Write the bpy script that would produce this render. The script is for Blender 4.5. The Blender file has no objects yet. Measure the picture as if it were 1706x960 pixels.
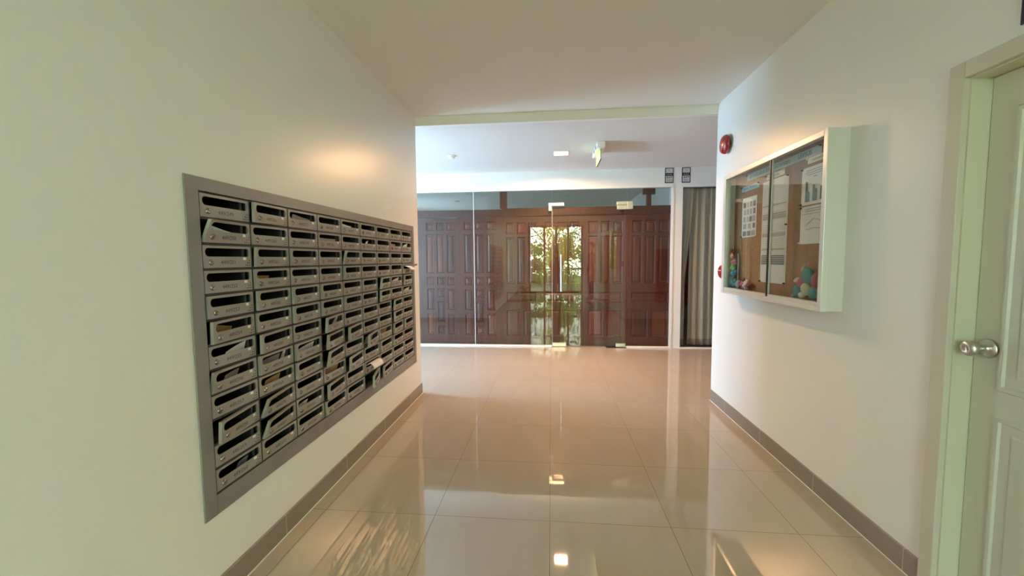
import bpy, bmesh, math, random
from mathutils import Vector, Matrix, Euler
PI = math.pi
R = math.radians
C = bpy.context.scene.collection

# ------------------------------------------------------------------ camera
sc = bpy.context.scene
CAM_H, F_PX = 1.3389, 682.6
cam_d = bpy.data.cameras.new('camera'); cam = bpy.data.objects.new('camera', cam_d); C.objects.link(cam)
cam_d.sensor_width = 36; cam_d.lens = F_PX / 1706 * 36; cam_d.clip_start = 0.05; cam_d.clip_end = 200
yaw, pitch, roll = 0.0953, -0.0710, -0.0083
cam.matrix_world = (Matrix.Translation((0, 0, CAM_H)) @ Matrix.Rotation(yaw, 4, 'Z') @ Matrix.Rotation(PI/2 + pitch, 4, 'X')
                    @ Matrix.Rotation(roll, 4, 'Z'))
sc.camera = cam
# ------------------------------------------------------------------ colour management and light
sc.view_settings.view_transform = 'Standard'; sc.view_settings.look = 'None'
sc.view_settings.gamma = 1; sc.view_settings.use_curve_mapping = False
sc.view_settings.exposure = 1.10
sc.cycles.use_denoising = True
sc.cycles.max_bounces = 14; sc.cycles.diffuse_bounces = 8; sc.cycles.glossy_bounces = 6
sc.cycles.transparent_max_bounces = 16; sc.cycles.transmission_bounces = 8
sc.cycles.sample_clamp_indirect = 6; sc.cycles.caustics_reflective = False; sc.cycles.caustics_refractive = False

W = bpy.data.worlds.new('sky'); sc.world = W; W.use_nodes = True
nt = W.node_tree; bg = nt.nodes['Background']
WORLD_GREEN, WORLD_BLUE, WORLD_STRENGTH = (1.20, 1.37, 1.10, 1), (.84, 1.50, 2.15, 1), 9.5
tc = nt.nodes.new('ShaderNodeTexCoord'); sx = nt.nodes.new('ShaderNodeSeparateXYZ'); nt.links.new(tc.outputs['Generated'], sx.inputs[0])
mr = nt.nodes.new('ShaderNodeMapRange'); mr.inputs[1].default_value = -0.6; mr.inputs[2].default_value = -0.15
mn = nt.nodes.new('ShaderNodeMath'); mn.operation = 'MULTIPLY'; mn.inputs[1].default_value = -1
nt.links.new(sx.outputs[0], mr.inputs[0]); nt.nodes.remove(mn)
mx = nt.nodes.new('ShaderNodeMixRGB'); mx.inputs[1].default_value = WORLD_BLUE; mx.inputs[2].default_value = WORLD_GREEN
nt.links.new(mr.outputs[0], mx.inputs[0]); nt.links.new(mx.outputs[0], bg.inputs[0]); bg.inputs[1].default_value = WORLD_STRENGTH

sun_d = bpy.data.lights.new('sun', 'SUN'); sun_d.energy = 17; sun_d.angle = R(1.0); sun_d.color = (1, .95, .8)
sun = bpy.data.objects.new('sun', sun_d); C.objects.link(sun); sun.location = (-3, -9, 9)
sun.rotation_euler = Vector((-.25, -.45, 1)).to_track_quat('Z', 'Y').to_euler()

def area(name, loc, look, sx_, sy_, power, col, portal=False):
    d = bpy.data.lights.new(name, 'AREA'); d.shape = 'RECTANGLE'; d.size = sx_; d.size_y = sy_; d.energy = power; d.color = col
    if portal: d.cycles.is_portal = True
    o = bpy.data.objects.new(name, d); C.objects.link(o); o.location = loc
    o.rotation_euler = (Vector(look)).to_track_quat('-Z', 'Z').to_euler(); return o
area('garden_opening', (.175, -3.62, 1.30), (0, 1, 0), 2.1, 2.5, 1, (1, 1, 1), True)
area('hall_opening', (-4.26, 4.50, 1.20), (1, 0, 0), .95, 2.15, 1, (1, 1, 1), True)
area('room_opening', (-4.26, 9.4, 1.25), (1, 0, 0), 1.0, .9, 1, (1, 1, 1), True)

# ------------------------------------------------------------------ measures
XL, XR, YE, YB = -1.2987, 1.4939, 3.937, -3.5
ZC, ZH = 2.7054, 2.630
YD, ZD = 6.183, 2.362

# ------------------------------------------------------------------ materials
def mat(name, col, rough=.5, metal=0, spec=.5, coat=0, noise=0, nscale=8, bump=0, bscale=80, emit=None, estr=0, stretch=None):
    m = bpy.data.materials.new(name); m.use_nodes = True; t = m.node_tree; b = t.nodes['Principled BSDF']
    b.inputs['Base Color'].default_value = (*col, 1); b.inputs['Roughness'].default_value = rough
    b.inputs['Metallic'].default_value = metal; b.inputs['Specular IOR Level'].default_value = spec
    b.inputs['Coat Weight'].default_value = coat; b.inputs['Coat Roughness'].default_value = .08
    if noise or bump:
        co = t.nodes.new('ShaderNodeTexCoord'); vec = co.outputs['Object']
        if stretch:
            mp = t.nodes.new('ShaderNodeMapping'); mp.inputs['Scale'].default_value = stretch
            t.links.new(vec, mp.inputs[0]); vec = mp.outputs[0]
    if noise:
        n = t.nodes.new('ShaderNodeTexNoise'); n.inputs['Scale'].default_value = nscale; n.inputs['Detail'].default_value = 4
        t.links.new(vec, n.inputs['Vector'])
        r = t.nodes.new('ShaderNodeMapRange'); r.inputs[1].default_value = .3; r.inputs[2].default_value = .7
        r.inputs[3].default_value = 1 - noise; r.inputs[4].default_value = 1 + noise
        t.links.new(n.outputs[0], r.inputs[0])
        h = t.nodes.new('ShaderNodeHueSaturation'); h.inputs['Color'].default_value = (*col, 1)
        t.links.new(r.outputs[0], h.inputs['Value']); t.links.new(h.outputs[0], b.inputs['Base Color'])
    if bump:
        n2 = t.nodes.new('ShaderNodeTexNoise'); n2.inputs['Scale'].default_value = bscale; n2.inputs['Detail'].default_value = 3
        t.links.new(vec, n2.inputs['Vector'])
        bp = t.nodes.new('ShaderNodeBump'); bp.inputs['Strength'].default_value = bump; bp.inputs['Distance'].default_value = .002
        t.links.new(n2.outputs[0], bp.inputs['Height']); t.links.new(bp.outputs[0], b.inputs['Normal'])
    if emit:
        b.inputs['Emission Color'].default_value = (*emit, 1); b.inputs['Emission Strength'].default_value = estr
    return m

def glass_mat(name, tint=(.88, .92, .91), ior=1.85):
    m = bpy.data.materials.new(name); m.use_nodes = True; t = m.node_tree
    for n in list(t.nodes):
        if n.type == 'BSDF_PRINCIPLED': t.nodes.remove(n)
    out = t.nodes['Material Output']
    tr = t.nodes.new('ShaderNodeBsdfTransparent'); tr.inputs[0].default_value = (*tint, 1)
    gl = t.nodes.new('ShaderNodeBsdfGlossy'); gl.inputs['Roughness'].default_value = .0
    fr = t.nodes.new('ShaderNodeFresnel'); fr.inputs[0].default_value = ior
    ge = t.nodes.new('ShaderNodeNewGeometry')
    iv = t.nodes.new('ShaderNodeMath'); iv.operation = 'SUBTRACT'; iv.inputs[0].default_value = 1; t.links.new(ge.outputs['Backfacing'], iv.inputs[1])
    mu = t.nodes.new('ShaderNodeMath'); mu.operation = 'MULTIPLY'; t.links.new(fr.outputs[0], mu.inputs[0]); t.links.new(iv.outputs[0], mu.inputs[1])
    mi = t.nodes.new('ShaderNodeMixShader'); t.links.new(mu.outputs[0], mi.inputs[0]); t.links.new(tr.outputs[0], mi.inputs[1]); t.links.new(gl.outputs[0], mi.inputs[2])
    t.links.new(mi.outputs[0], out.inputs[0]); return m

def tile_mat():
    m = bpy.data.materials.new('polished_beige_tile'); m.use_nodes = True; t = m.node_tree; b = t.nodes['Principled BSDF']
    g = t.nodes.new('ShaderNodeNewGeometry'); s = t.nodes.new('ShaderNodeSeparateXYZ'); t.links.new(g.outputs['Position'], s.inputs[0])
    def M(op, a, v=None, v2=None):
        n = t.nodes.new('ShaderNodeMath'); n.operation = op
        if hasattr(a, 'is_output') or not isinstance(a, (int, float)): t.links.new(a, n.inputs[0])
        else: n.inputs[0].default_value = a
        if v is not None:
            if isinstance(v, (int, float)): n.inputs[1].default_value = v
            else: t.links.new(v, n.inputs[1])
        return n.outputs[0]
    def line(sock, off):
        a = M('ADD', sock, off); a = M('DIVIDE', a, .6); cell = M('FLOOR', a); f = M('FRACT', a)
        d = M('SUBTRACT', f, .5); d = M('ABSOLUTE', d); return M('GREATER_THAN', d, .5 - .0027), cell
    lx, cx = line(s.outputs[0], .008 + 60); ly, cy = line(s.outputs[1], -2.012 + 60)
    gr = M('MAXIMUM', lx, ly)
    cmb = t.nodes.new('ShaderNodeCombineXYZ'); t.links.new(cx, cmb.inputs[0]); t.links.new(cy, cmb.inputs[1])
    wn = t.nodes.new('ShaderNodeTexWhiteNoise'); t.links.new(cmb.outputs[0], wn.inputs[0])
    mp = t.nodes.new('ShaderNodeMapping'); mp.inputs['Scale'].default_value = (7, 1.6, 1); mp.inputs['Rotation'].default_value = (0, 0, .5)
    ad = t.nodes.new('ShaderNodeVectorMath'); ad.operation = 'ADD'; t.links.new(g.outputs['Position'], ad.inputs[0])
    vs = t.nodes.new('ShaderNodeVectorMath'); vs.operation = 'SCALE'; vs.inputs['Scale'].default_value = 7; t.links.new(wn.outputs['Color'], vs.inputs[0]); t.links.new(vs.outputs[0], ad.inputs[1])
    t.links.new(ad.outputs[0], mp.inputs[0])
    n = t.nodes.new('ShaderNodeTexNoise'); n.inputs['Scale'].default_value = 1.6; n.inputs['Detail'].default_value = 7; t.links.new(mp.outputs[0], n.inputs[0])
    cr = t.nodes.new('ShaderNodeMapRange'); cr.inputs[1].default_value = .35; cr.inputs[2].default_value = .7; cr.inputs[3].default_value = .975; cr.inputs[4].default_value = 1.02
    t.links.new(n.outputs[0], cr.inputs[0])
    wv = M('MULTIPLY', wn.outputs[0], .05); wv = M('ADD', wv, .975); vv = M('MULTIPLY', cr.outputs[0], wv)
    h = t.nodes.new('ShaderNodeHueSaturation'); h.inputs['Color'].default_value = (.43, .355, .285, 1); t.links.new(vv, h.inputs['Value'])
    mx = t.nodes.new('ShaderNodeMixRGB'); mx.inputs[2].default_value = (.11, .075, .045, 1); t.links.new(gr, mx.inputs[0]); t.links.new(h.outputs[0], mx.inputs[1])
    t.links.new(mx.outputs[0], b.inputs['Base Color'])
    rr = M('MULTIPLY', gr, .5); rr = M('ADD', rr, .022); t.links.new(rr, b.inputs['Roughness'])
    b.inputs['IOR'].default_value = 1.75
    n3 = t.nodes.new('ShaderNodeTexNoise'); n3.inputs['Scale'].default_value = 2.2; t.links.new(g.outputs['Position'], n3.inputs[0])
    bp = t.nodes.new('ShaderNodeBump'); bp.inputs['Strength'].default_value = .06; bp.inputs['Distance'].default_value = .01
    t.links.new(n3.outputs[0], bp.inputs['Height']); t.links.new(bp.outputs[0], b.inputs['Normal'])
    return m

def skirting_mat():
    # taupe tile skirting: pale grout joint at every 0.6 m along the corridor
    m = mat('skirting_tile', (.27, .225, .185), .25, noise=.05, nscale=3); t = m.node_tree; b = t.nodes['Principled BSDF']
    g = t.nodes.new('ShaderNodeNewGeometry'); s = t.nodes.new('ShaderNodeSeparateXYZ'); t.links.new(g.outputs['Position'], s.inputs[0])
    prev = b.inputs['Base Color'].links[0].from_socket
    def M(op, a, v):
        n = t.nodes.new('ShaderNodeMath'); n.operation = op; t.links.new(a, n.inputs[0]); n.inputs[1].default_value = v; return n.outputs[0]
    a = M('ADD', s.outputs[1], 60 - 1.80); a = M('DIVIDE', a, .6); a = M('FRACT', a, 0); a = M('SUBTRACT', a, .5); a = M('ABSOLUTE', a, 0); a = M('GREATER_THAN', a, .4975)
    mx = t.nodes.new('ShaderNodeMixRGB'); mx.inputs[2].default_value = (.55, .5, .43, 1); t.links.new(a, mx.inputs[0]); t.links.new(prev, mx.inputs[1]); t.links.new(mx.outputs[0], b.inputs['Base Color'])
    return m

def wood_mat():
    m = bpy.data.materials.new('red_brown_teak'); m.use_nodes = True; t = m.node_tree; b = t.nodes['Principled BSDF']
    at = t.nodes.new('ShaderNodeAttribute'); at.attribute_name = 'tone'
    co = t.nodes.new('ShaderNodeTexCoord'); mp = t.nodes.new('ShaderNodeMapping'); mp.inputs['Scale'].default_value = (22, 22, 1.3)
    t.links.new(co.outputs['Object'], mp.inputs[0])
    n = t.nodes.new('ShaderNodeTexNoise'); n.inputs['Scale'].default_value = 2.0; n.inputs['Detail'].default_value = 5; n.inputs['Distortion'].default_value = .6
    t.links.new(mp.outputs[0], n.inputs[0])
    a = t.nodes.new('ShaderNodeMath'); a.operation = 'MULTIPLY'; a.inputs[1].default_value = .45; t.links.new(n.outputs[0], a.inputs[0])
    a2 = t.nodes.new('ShaderNodeMath'); a2.operation = 'ADD'; t.links.new(a.outputs[0], a2.inputs[0]); t.links.new(at.outputs['Fac'], a2.inputs[1])
    cr = t.nodes.new('ShaderNodeValToRGB'); e = cr.color_ramp.elements
    e[0].position = .1; e[0].color = (.045, .012, .007, 1); e[1].position = 1.0; e[1].color = (.42, .105, .052, 1)
    t.links.new(a2.outputs[0], cr.inputs[0]); t.links.new(cr.outputs[0], b.inputs['Base Color'])
    b.inputs['Roughness'].default_value = .38
    return m

def leaf_mat(name, col):
    m = mat(name, col, .45, noise=.25, nscale=3); t = m.node_tree; b = t.nodes['Principled BSDF']; out = t.nodes['Material Output']
    tl = t.nodes.new('ShaderNodeBsdfTranslucent'); tl.inputs[0].default_value = (col[0]*1.3, col[1]*1.2, col[2]*.6, 1)
    mi = t.nodes.new('ShaderNodeMixShader'); mi.inputs[0].default_value = .45
    t.links.new(b.outputs[0], mi.inputs[1]); t.links.new(tl.outputs[0], mi.inputs[2]); t.links.new(mi.outputs[0], out.inputs[0]); return m

M_wall = mat('white_wall_paint', (.80, .80, .775), .32, bump=.25, bscale=60)
M_ceil = mat('white_ceiling_paint', (.74, .73, .70), .6, bump=.15, bscale=50)
M_hceil = mat('hall_ceiling_paint', (.74, .74, .74), .6, bump=.15, bscale=50)
M_floor = tile_mat(); M_skirt = skirting_mat()
M_trimw = mat('white_gloss_trim', (.84, .83, .80), .3)
M_casing = mat('door_casing_paint', (.60, .56, .48), .4)
M_jamb = mat('door_jamb_paint', (.62, .60, .48), .4)
M_door = mat('cream_door_paint', (.62, .60, .51), .38, bump=.1, bscale=40)
M_wood = wood_mat()
M_glass = glass_mat('partition_glass', (.84, .87, .86), 1.68); M_glass2 = glass_mat('noticeboard_glass', (.93, .95, .94), 1.6); M_glass3 = glass_mat('entrance_glass', (.95, .97, .96), 1.5)
M_steel = mat('brushed_steel', (.62, .60, .54), .28, 1, bump=.1, bscale=200)
M_lock = mat('lock_steel', (.34, .33, .30), .22, 1)
M_satin = mat('satin_clamp_metal', (.75, .71, .60), .35, .9)
M_bank = mat('mailbox_grey_paint', (.25, .243, .238), .40, .25, noise=.06, nscale=5, bump=.12, bscale=150)
M_boxd = mat('mailbox_door_paint', (.33, .325, .30), .36, .3, noise=.05, nscale=5, bump=.10, bscale=180)
M_housing = mat('mailbox_housing_shade', (.045, .044, .042), .5, .2)  # grey metal coloured near black, standing in for shade inside the boxes
M_dark = mat('mailbox_hole_shade', (.012, .012, .012), .6)
M_print = mat('mailbox_number_ink', (.10, .097, .09), .6)
M_white = mat('white_sticker', (.85, .85, .83), .5)
M_paper = mat('white_paper', (.82, .81, .79), .6)
M_paperb = mat('kraft_paper', (.42, .25, .10), .6)
M_paperg = mat('grey_print_paper', (.38, .34, .32), .5)
M_black = mat('black_rubber', (.015, .015, .015), .45)
M_alu = mat('noticeboard_white_aluminium', (.72, .71, .68), .3, .2)
M_cork = mat('cork', (.36, .205, .095), .8, noise=.12, nscale=40, bump=.3, bscale=120)
M_ink = mat('grey_print', (.20, .22, .22), .6); M_ink2 = mat('light_grey_print', (.45, .46, .46), .6); M_ink3 = mat('green_grey_print', (.10, .19, .17), .6)
M_banner = mat('pale_green_banner', (.60, .68, .62), .35); M_bannerb = mat('pale_blue_strip', (.45, .70, .80), .35); M_blueink = mat('blue_print', (.05, .25, .45), .5)
M_beige = mat('beige_print', (.55, .47, .36), .6)
M_red = mat('red_alarm_plastic', (.33, .018, .022), .25, coat=.4)
M_redcab = mat('red_cabinet_paint', (.36, .03, .02), .3)
M_navy = mat('navy_plate', (.012, .013, .035), .35)
M_plate = mat('plate_silver', (.62, .61, .62), .35, .2)
M_curtain = mat('grey_curtain', (.68, .64, .57), .85, bump=.3, bscale=250)
M_hem = mat('curtain_hem', (.46, .44, .39), .85)
M_lamp = mat('downlight_glow', (1, .8, .55), .5, emit=(1, .60, .28), estr=22)
M_green = mat('exit_sign_green', (.22, .45, .16), .4, emit=(.55, .8, .40), estr=.08)
M_ground = mat('garden_ground', (.10, .12, .05), .9, noise=.3, nscale=2)
M_terra = mat('terracotta', (.45, .16, .07), .7, noise=.1)
M_bark = mat('bark', (.10, .07, .05), .9, noise=.3, nscale=12)
M_bronze = mat('dark_bronze_frame', (.045, .038, .030), .4, .5)
M_int = mat('room_wall_paint', (.76, .66, .56), .6)

# ------------------------------------------------------------------ mesh helpers
def obj(name, bm, m=None, parent=None, smooth=False, loc=None):
    me = bpy.data.meshes.new(name)
    bmesh.ops.recalc_face_normals(bm, faces=bm.faces[:]) if not getattr(bm, '_keep', False) else None
    bm.to_mesh(me); bm.free()
    if m is not None:
        for k in (m if isinstance(m, (list, tuple)) else [m]): me.materials.append(k)
    if smooth:
        for p in me.polygons: p.use_smooth = True
    o = bpy.data.objects.new(name, me); C.objects.link(o)
    if parent is not None: o.parent = parent
    if loc is not None: o.location = loc
    return o
def tag(o, label=None, cat=None, group=None, kind=None):
    if label: o['label'] = label
    if cat: o['category'] = cat
    if group: o['group'] = group
    if kind: o['kind'] = kind
    return o
def thing(name, label, cat, loc=(0, 0, 0), rz=0, group=None):
    o = bpy.data.objects.new(name, None); C.objects.link(o); o.location = loc; o.rotation_euler = (0, 0, rz); o.empty_display_size = .05
    return tag(o, label, cat, group)
def struct(o): o['kind'] = 'structure'; return o
def bx(bm, x0, x1, y0, y1, z0, z1, mi=0, bev=0):
    vs = [bm.verts.new((x, y, z)) for x in (x0, x1) for y in (y0, y1) for z in (z0, z1)]
    fs = [(0, 1, 3, 2), (4, 6, 7, 5), (0, 4, 5, 1), (2, 3, 7, 6), (0, 2, 6, 4), (1, 5, 7, 3)]
    out = []
    for f in fs:
        g = bm.faces.new([vs[i] for i in f]); g.material_index = mi; out.append(g)
    bmesh.ops.recalc_face_normals(bm, faces=out)
    if bev > 0:
        es = list({e for f in out for e in f.edges})
        r = bmesh.ops.bevel(bm, geom=es, offset=bev, segments=2, affect='EDGES', profile=.5)
        for f in r['faces']: f.material_index = mi
    return bm
def B(*a, **k):
    bm = bmesh.new(); return bx(bm, *a, **k)
def cyl(bm, p0, p1, r0, r1=None, seg=16, cap=True, mi=0):
    r1 = r0 if r1 is None else r1; p0 = Vector(p0); p1 = Vector(p1); d = (p1 - p0).normalized()
    a = d.orthogonal().normalized(); b = d.cross(a)
    A = [bm.verts.new(p0 + r0 * (math.cos(2*PI*k/seg) * a + math.sin(2*PI*k/seg) * b)) for k in range(seg)]
    D = [bm.verts.new(p1 + r1 * (math.cos(2*PI*k/seg) * a + math.sin(2*PI*k/seg) * b)) for k in range(seg)]
    for k in range(seg):
        f = bm.faces.new((A[k], A[(k+1) % seg], D[(k+1) % seg], D[k])); f.material_index = mi
    if cap:
        bm.faces.new(A[::-1]).material_index = mi; bm.faces.new(D).material_index = mi
    return bm
def lathe(bm, origin, axis, prof, seg=24, mi=0):
    """prof: list of (radius, height along axis)"""
    o = Vector(origin); d = Vector(axis).normalized(); a = d.orthogonal().normalized(); b = d.cross(a); rings = []
    for r, h in prof:
        if r < 1e-6: rings.append([bm.verts.new(o + d * h)]); continue
        rings.append([bm.verts.new(o + d * h + r * (math.cos(2*PI*k/seg) * a + math.sin(2*PI*k/seg) * b)) for k in range(seg)])
    for A, D in zip(rings, rings[1:]):
        for k in range(seg):
            v = [A[k % len(A)], A[(k+1) % len(A)], D[(k+1) % len(D)], D[k % len(D)]]
            u = []
            for q in v:
                if q not in u: u.append(q)
            if len(u) > 2: bm.faces.new(u).material_index = mi
    return bm
def blob(bm, c, r, sub=2, jitter=0, rnd=random, mi=0, rot=None):
    g = bmesh.ops.create_icosphere(bm, subdivisions=sub, radius=1)
    rm = (rot or Euler((0, 0, 0))).to_matrix()
    for v in g['verts']:
        p = Vector((v.co.x * r[0], v.co.y * r[1], v.co.z * r[2])) * (1 + rnd.uniform(-jitter, jitter)); v.co = rm @ p + Vector(c)
    for f in {f for v in g['verts'] for f in v.link_faces}: f.material_index = mi; f.smooth = True
    return bm
_tc = {}
def text_bm(body, size, depth=.0004):
    """text laid out in XY, centred, as a fresh bmesh"""
    key = (body, size, depth)
    if key not in _tc:
        cu = bpy.data.curves.new('txt', 'FONT'); cu.body = body; cu.size = size; cu.extrude = depth; cu.resolution_u = 2
        cu.align_x = 'CENTER'; cu.align_y = 'CENTER'
        o = bpy.data.objects.new('txt', cu); C.objects.link(o); dg = bpy.context.evaluated_depsgraph_get(); dg.update()
        me = bpy.data.meshes.new_from_object(o.evaluated_get(dg)); bpy.data.objects.remove(o); bpy.data.curves.remove(cu); _tc[key] = me
    bm = bmesh.new(); bm.from_mesh(_tc[key]); return bm

# ================================================================== THE SETTING
struct(obj('floor', B(-5, 5, YB - .1, 12, -.15, 0), M_floor))
# corridor ceiling and the lower hall ceiling: the step between them faces the corridor
struct(obj('ceiling', B(-1.6, 1.8, YB - .1, YE, ZC, ZC + .1), M_ceil))
bm = B(-4.25, 5, YE, 6.35, ZH, ZH + .3); struct(obj('ceiling_hall', bm, M_hceil))
bm = B(-1.31, 1.51, YE - .004, YE + .05, ZH - .01, ZC + .05); struct(obj('trim_1', bm, M_trimw))
# left wall with the recess for the mailboxes
HY0, HY1, HZ0, HZ1 = 1.375, 3.785, .372, 1.638
bm = bmesh.new()
bx(bm, XL - .30, XL, YB, HY0, 0, ZC); bx(bm, XL - .30, XL, HY1, YE, 0, ZC)
bx(bm, XL - .30, XL, HY0, HY1, 0, HZ0); bx(bm, XL - .30, XL, HY0, HY1, HZ1, ZC); bx(bm, XL - .34, XL - .30, YB, YE, 0, ZC)
struct(obj('wall_left', bm, M_wall))
DY0, DY1, DZ = .86, 1.663, 1.971
bm = bmesh.new(); bx(bm, XR, XR + .30, DY1, YE, 0, ZC); bx(bm, XR, XR + .30, YB, DY0, 0, ZC); bx(bm, XR, XR + .30, DY0, DY1, DZ, ZC)
struct(obj('wall_right', bm, M_wall))
struct(obj('wall_near_left', B(-4.25, XL - .34, YE - .2, YE, 0, ZH + .3), M_wall))
struct(obj('wall_near_right', B(XR + .3, 5, YE - .2, YE, 0, ZH + .3), M_wall))
struct(obj('wall_hall_right', B(4.2, 4.4, YE, 6.35, 0, ZH + .3), M_wall))
# far wall: header, pier, wall beyond
bm = bmesh.new()
bx(bm, -4.25, 5, YD, YD + .16, ZD, ZH + .3); bx(bm, 1.745, 1.89, YD, YD + .16, 0, ZD); bx(bm, 3.1, 5, YD, YD + .16, 0, ZD); bx(bm, -4.25, -2.6, YD, YD + .16, 0, ZD)
struct(obj('wall_far', bm, M_wall))
bm = bmesh.new(); bx(bm, -2.6, 1.765, YD - .008, YD + .05, ZD - .008, ZD + .022); bx(bm, 1.738, 1.768, YD - .008, YD + .05, 0, ZD)
bx(bm, 1.885, 3.1, YD - .008, YD + .05, ZD - .012, ZD + .02)
struct(obj('trim_2', bm, M_trimw))
bm = bmesh.new(); bx(bm, -2.6, .012, YD - .012, YD + .03, 0, .022); bx(bm, 1.112, 1.745, YD - .012, YD + .03, 0, .022); bx(bm, 1.885, 3.1, YD - .012, YD + .03, 0, .016)
struct(obj('trim_3', bm, M_trimw))
# skirtings
struct(obj('baseboard_left', B(XL - .01, XL + .011, YB, YE, 0, .1022, bev=.002), M_skirt))
struct(obj('baseboard_right', B(XR - .011, XR + .01, 1.725, YE, 0, .1022, bev=.002), M_skirt))
struct(obj('baseboard_hall', B(XR + .0, 4.2, YE, YE + .011, 0, .1022), M_skirt))
struct(obj('baseboard_hall_left', B(-4.2, XL, YE, YE + .011, 0, .1022), M_skirt))
bm = B(XL, XL + .013, YB, YE, 0, .004); bx(bm, XR - .013, XR, 1.735, YE, 0, .004); struct(obj('trim_4', bm, M_trimw))
# back wall behind the camera with the glazed garden doors
GX0, GX1 = -.86, 1.21
bm = bmesh.new(); bx(bm, -1.6, GX0, YB - .15, YB, 0, ZC); bx(bm, GX1, 1.8, YB - .15, YB, 0, ZC); bx(bm, GX0, GX1, YB - .15, YB, 2.60, ZC)
struct(obj('wall_back', bm, M_wall))
wf = struct(obj('window_1', B(GX0, GX1, YB - .10, YB - .04, 2.55, 2.60), M_bronze))
for x in (GX0, -.29, .165, .62, GX1 - .06): struct(obj('window_frame', B(x, x + .07, YB - .10, YB - .04, 0, 2.55), M_bronze, wf))
for z in (.0, .90): struct(obj('window_frame', B(GX0 + .05, GX1 - .05, YB - .10, YB - .04, z, z + (.08 if z == 0 else .05)), M_bronze, wf))
struct(obj('window_pane', B(GX0 + .03, GX1 - .03, YB - .074, YB - .068, .05, 2.56), M_glass3, wf))
# hall daylight window, left of the hall; and the room behind the partition
bm = bmesh.new(); bx(bm, -4.25, -4.15, YE, 6.35, 0, .12); bx(bm, -4.25, -4.15, YE, 6.35, 2.30, ZH); bx(bm, -4.25, -4.15, YE, 4.02, .12, 2.30); bx(bm, -4.25, -4.15, 4.98, 6.35, .12, 2.30)
struct(obj('wall_hall_left', bm, M_wall))
bm = bmesh.new(); bx(bm, -4.25, -4.15, 6.35, 12, 0, .8); bx(bm, -4.25, -4.15, 6.35, 12, 1.7, 2.64); bx(bm, -4.25, -4.15, 6.35, 8.9, .8, 1.7); bx(bm, -4.25, -4.15, 9.9, 12, .8, 1.7)
struct(obj('wall_room_left', bm, M_int))
struct(obj('wall_room_front', B(-4.25, -2.6, YD + .16, YD + .2, 0, 2.64), M_int))
struct(obj('wall_room_right', B(1.80, 1.95, YD + .16, 12, 0, 2.64), M_int))
struct(obj('wall_room_back', B(-4.25, 1.95, 12, 12.1, 0, 2.64), M_int))
struct(obj('ceiling_room', B(-4.25, 1.95, YD + .16, 12.1, 2.64, 2.9), M_int))
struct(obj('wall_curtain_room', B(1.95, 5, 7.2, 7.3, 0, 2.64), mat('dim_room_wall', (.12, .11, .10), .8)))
struct(obj('ceiling_curtain_room', B(1.95, 5, YD + .16, 7.3, 2.5, 2.9), M_int))
struct(obj('wall_curtain_room_side', B(4.9, 5.0, YD + .16, 7.3, 0, 2.64), M_int))

# right-hand door with casing, jamb and knob
d = struct(thing('door_1', None, None, (0, 0, 0)))
bm = bmesh.new()
for (y0, y1, z0, z1) in ((DY1, 1.722, 0, 2.030), (DY0 - .06, DY0, 0, 2.030), (DY0, DY1, DZ, 2.030)): bx(bm, XR - .020, XR + .004, y0, y1, z0, z1, bev=.003)
struct(obj('door_casing', bm, M_casing, d))
bm = bmesh.new(); bx(bm, XR, 1.62, DY1 - .006, DY1 + .0, 0, DZ); bx(bm, XR, 1.62, DY0, DY0 + .006, 0, DZ); bx(bm, XR, 1.62, DY0 + .006, DY1 - .006, DZ - .006, DZ)
bx(bm, 1.605, 1.625, DY0, DY1, 0, DZ)
struct(obj('door_jamb', bm, M_jamb, d))
LX = 1.562
bm = bmesh.new(); bx(bm, LX, LX + .04, DY0 + .008, DY1 - .008, .008, DZ - .008, bev=.002)
def raised(bm, x, y0, y1, z0, z1, o=-1):
    rings = []
    for ins, dx in ((0, 0), (.006, -.007), (.018, -.007), (.026, .0035), (.045, .0035), (.062, -.004)):
        rings.append([bm.verts.new((x + dx, y, z)) for (y, z) in ((y0+ins, z0+ins), (y1-ins, z0+ins), (y1-ins, z1-ins), (y0+ins, z1-ins))])
    for a, b in zip(rings, rings[1:]):
        for k in range(4): bm.faces.new((a[k], a[(k+1) % 4], b[(k+1) % 4], b[k]))
    bm.faces.new(rings[-1])
raised(bm, LX, DY0 + .13, DY1 - .095, .86, 1.84); raised(bm, LX, DY0 + .13, DY1 - .095, .15, .775)
leaf = struct(obj('door_leaf', bm, M_door, d))
bm = bmesh.new(); KY, KZ = 1.603, 1.005
lathe(bm, (LX, KY, KZ), (-1, 0, 0), [(0, 0), (.033, 0), (.034, .004), (.031, .010), (.018, .013), (.0125, .016), (.0125, .036), (.018, .043), (.026, .052), (.0285, .062), (.027, .072), (.020, .078), (.012, .080), (.010, .077), (0, .077)], 32)
struct(obj('door_knob', bm, M_steel, d, smooth=True))

# ================================================================== MAILBOXES
PY, PZ = .2585, .09715
BY0, BZ1 = 1.4165, 1.5995        # near edge of column one, top of row one
NC, NR = 9, 12
t = thing('mailbox_surround', 'wide grey metal frame set in the wall around the grid of mailboxes', 'mailbox frame', (XL, 1.357, .354))
fy0, fy1, fz0, fz1 = 0, 2.437, 0, 1.298
iy0, iy1, iz1 = BY0 - 1.357 - .002, BY0 + NC*PY - 1.357 + .002, BZ1 - .354 + .002
iz0 = BZ1 - NR*PZ - .354 - .002
for (y0, y1, z0, z1) in ((fy0, iy0, fz0, fz1), (iy1, fy1, fz0, fz1)): obj('frame_side', B(0, .006, y0, y1, z0, z1, bev=.0012), M_bank, t)
obj('frame_top', B(0, .0055, iy0, iy1, iz1, fz1, bev=.001), M_bank, t)
obj('frame_bottom', B(0, .0055, iy0, iy1, fz0, iz0, bev=.001), M_bank, t)
# hinge-side barrel lip under each door gap belongs to the boxes below

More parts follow.
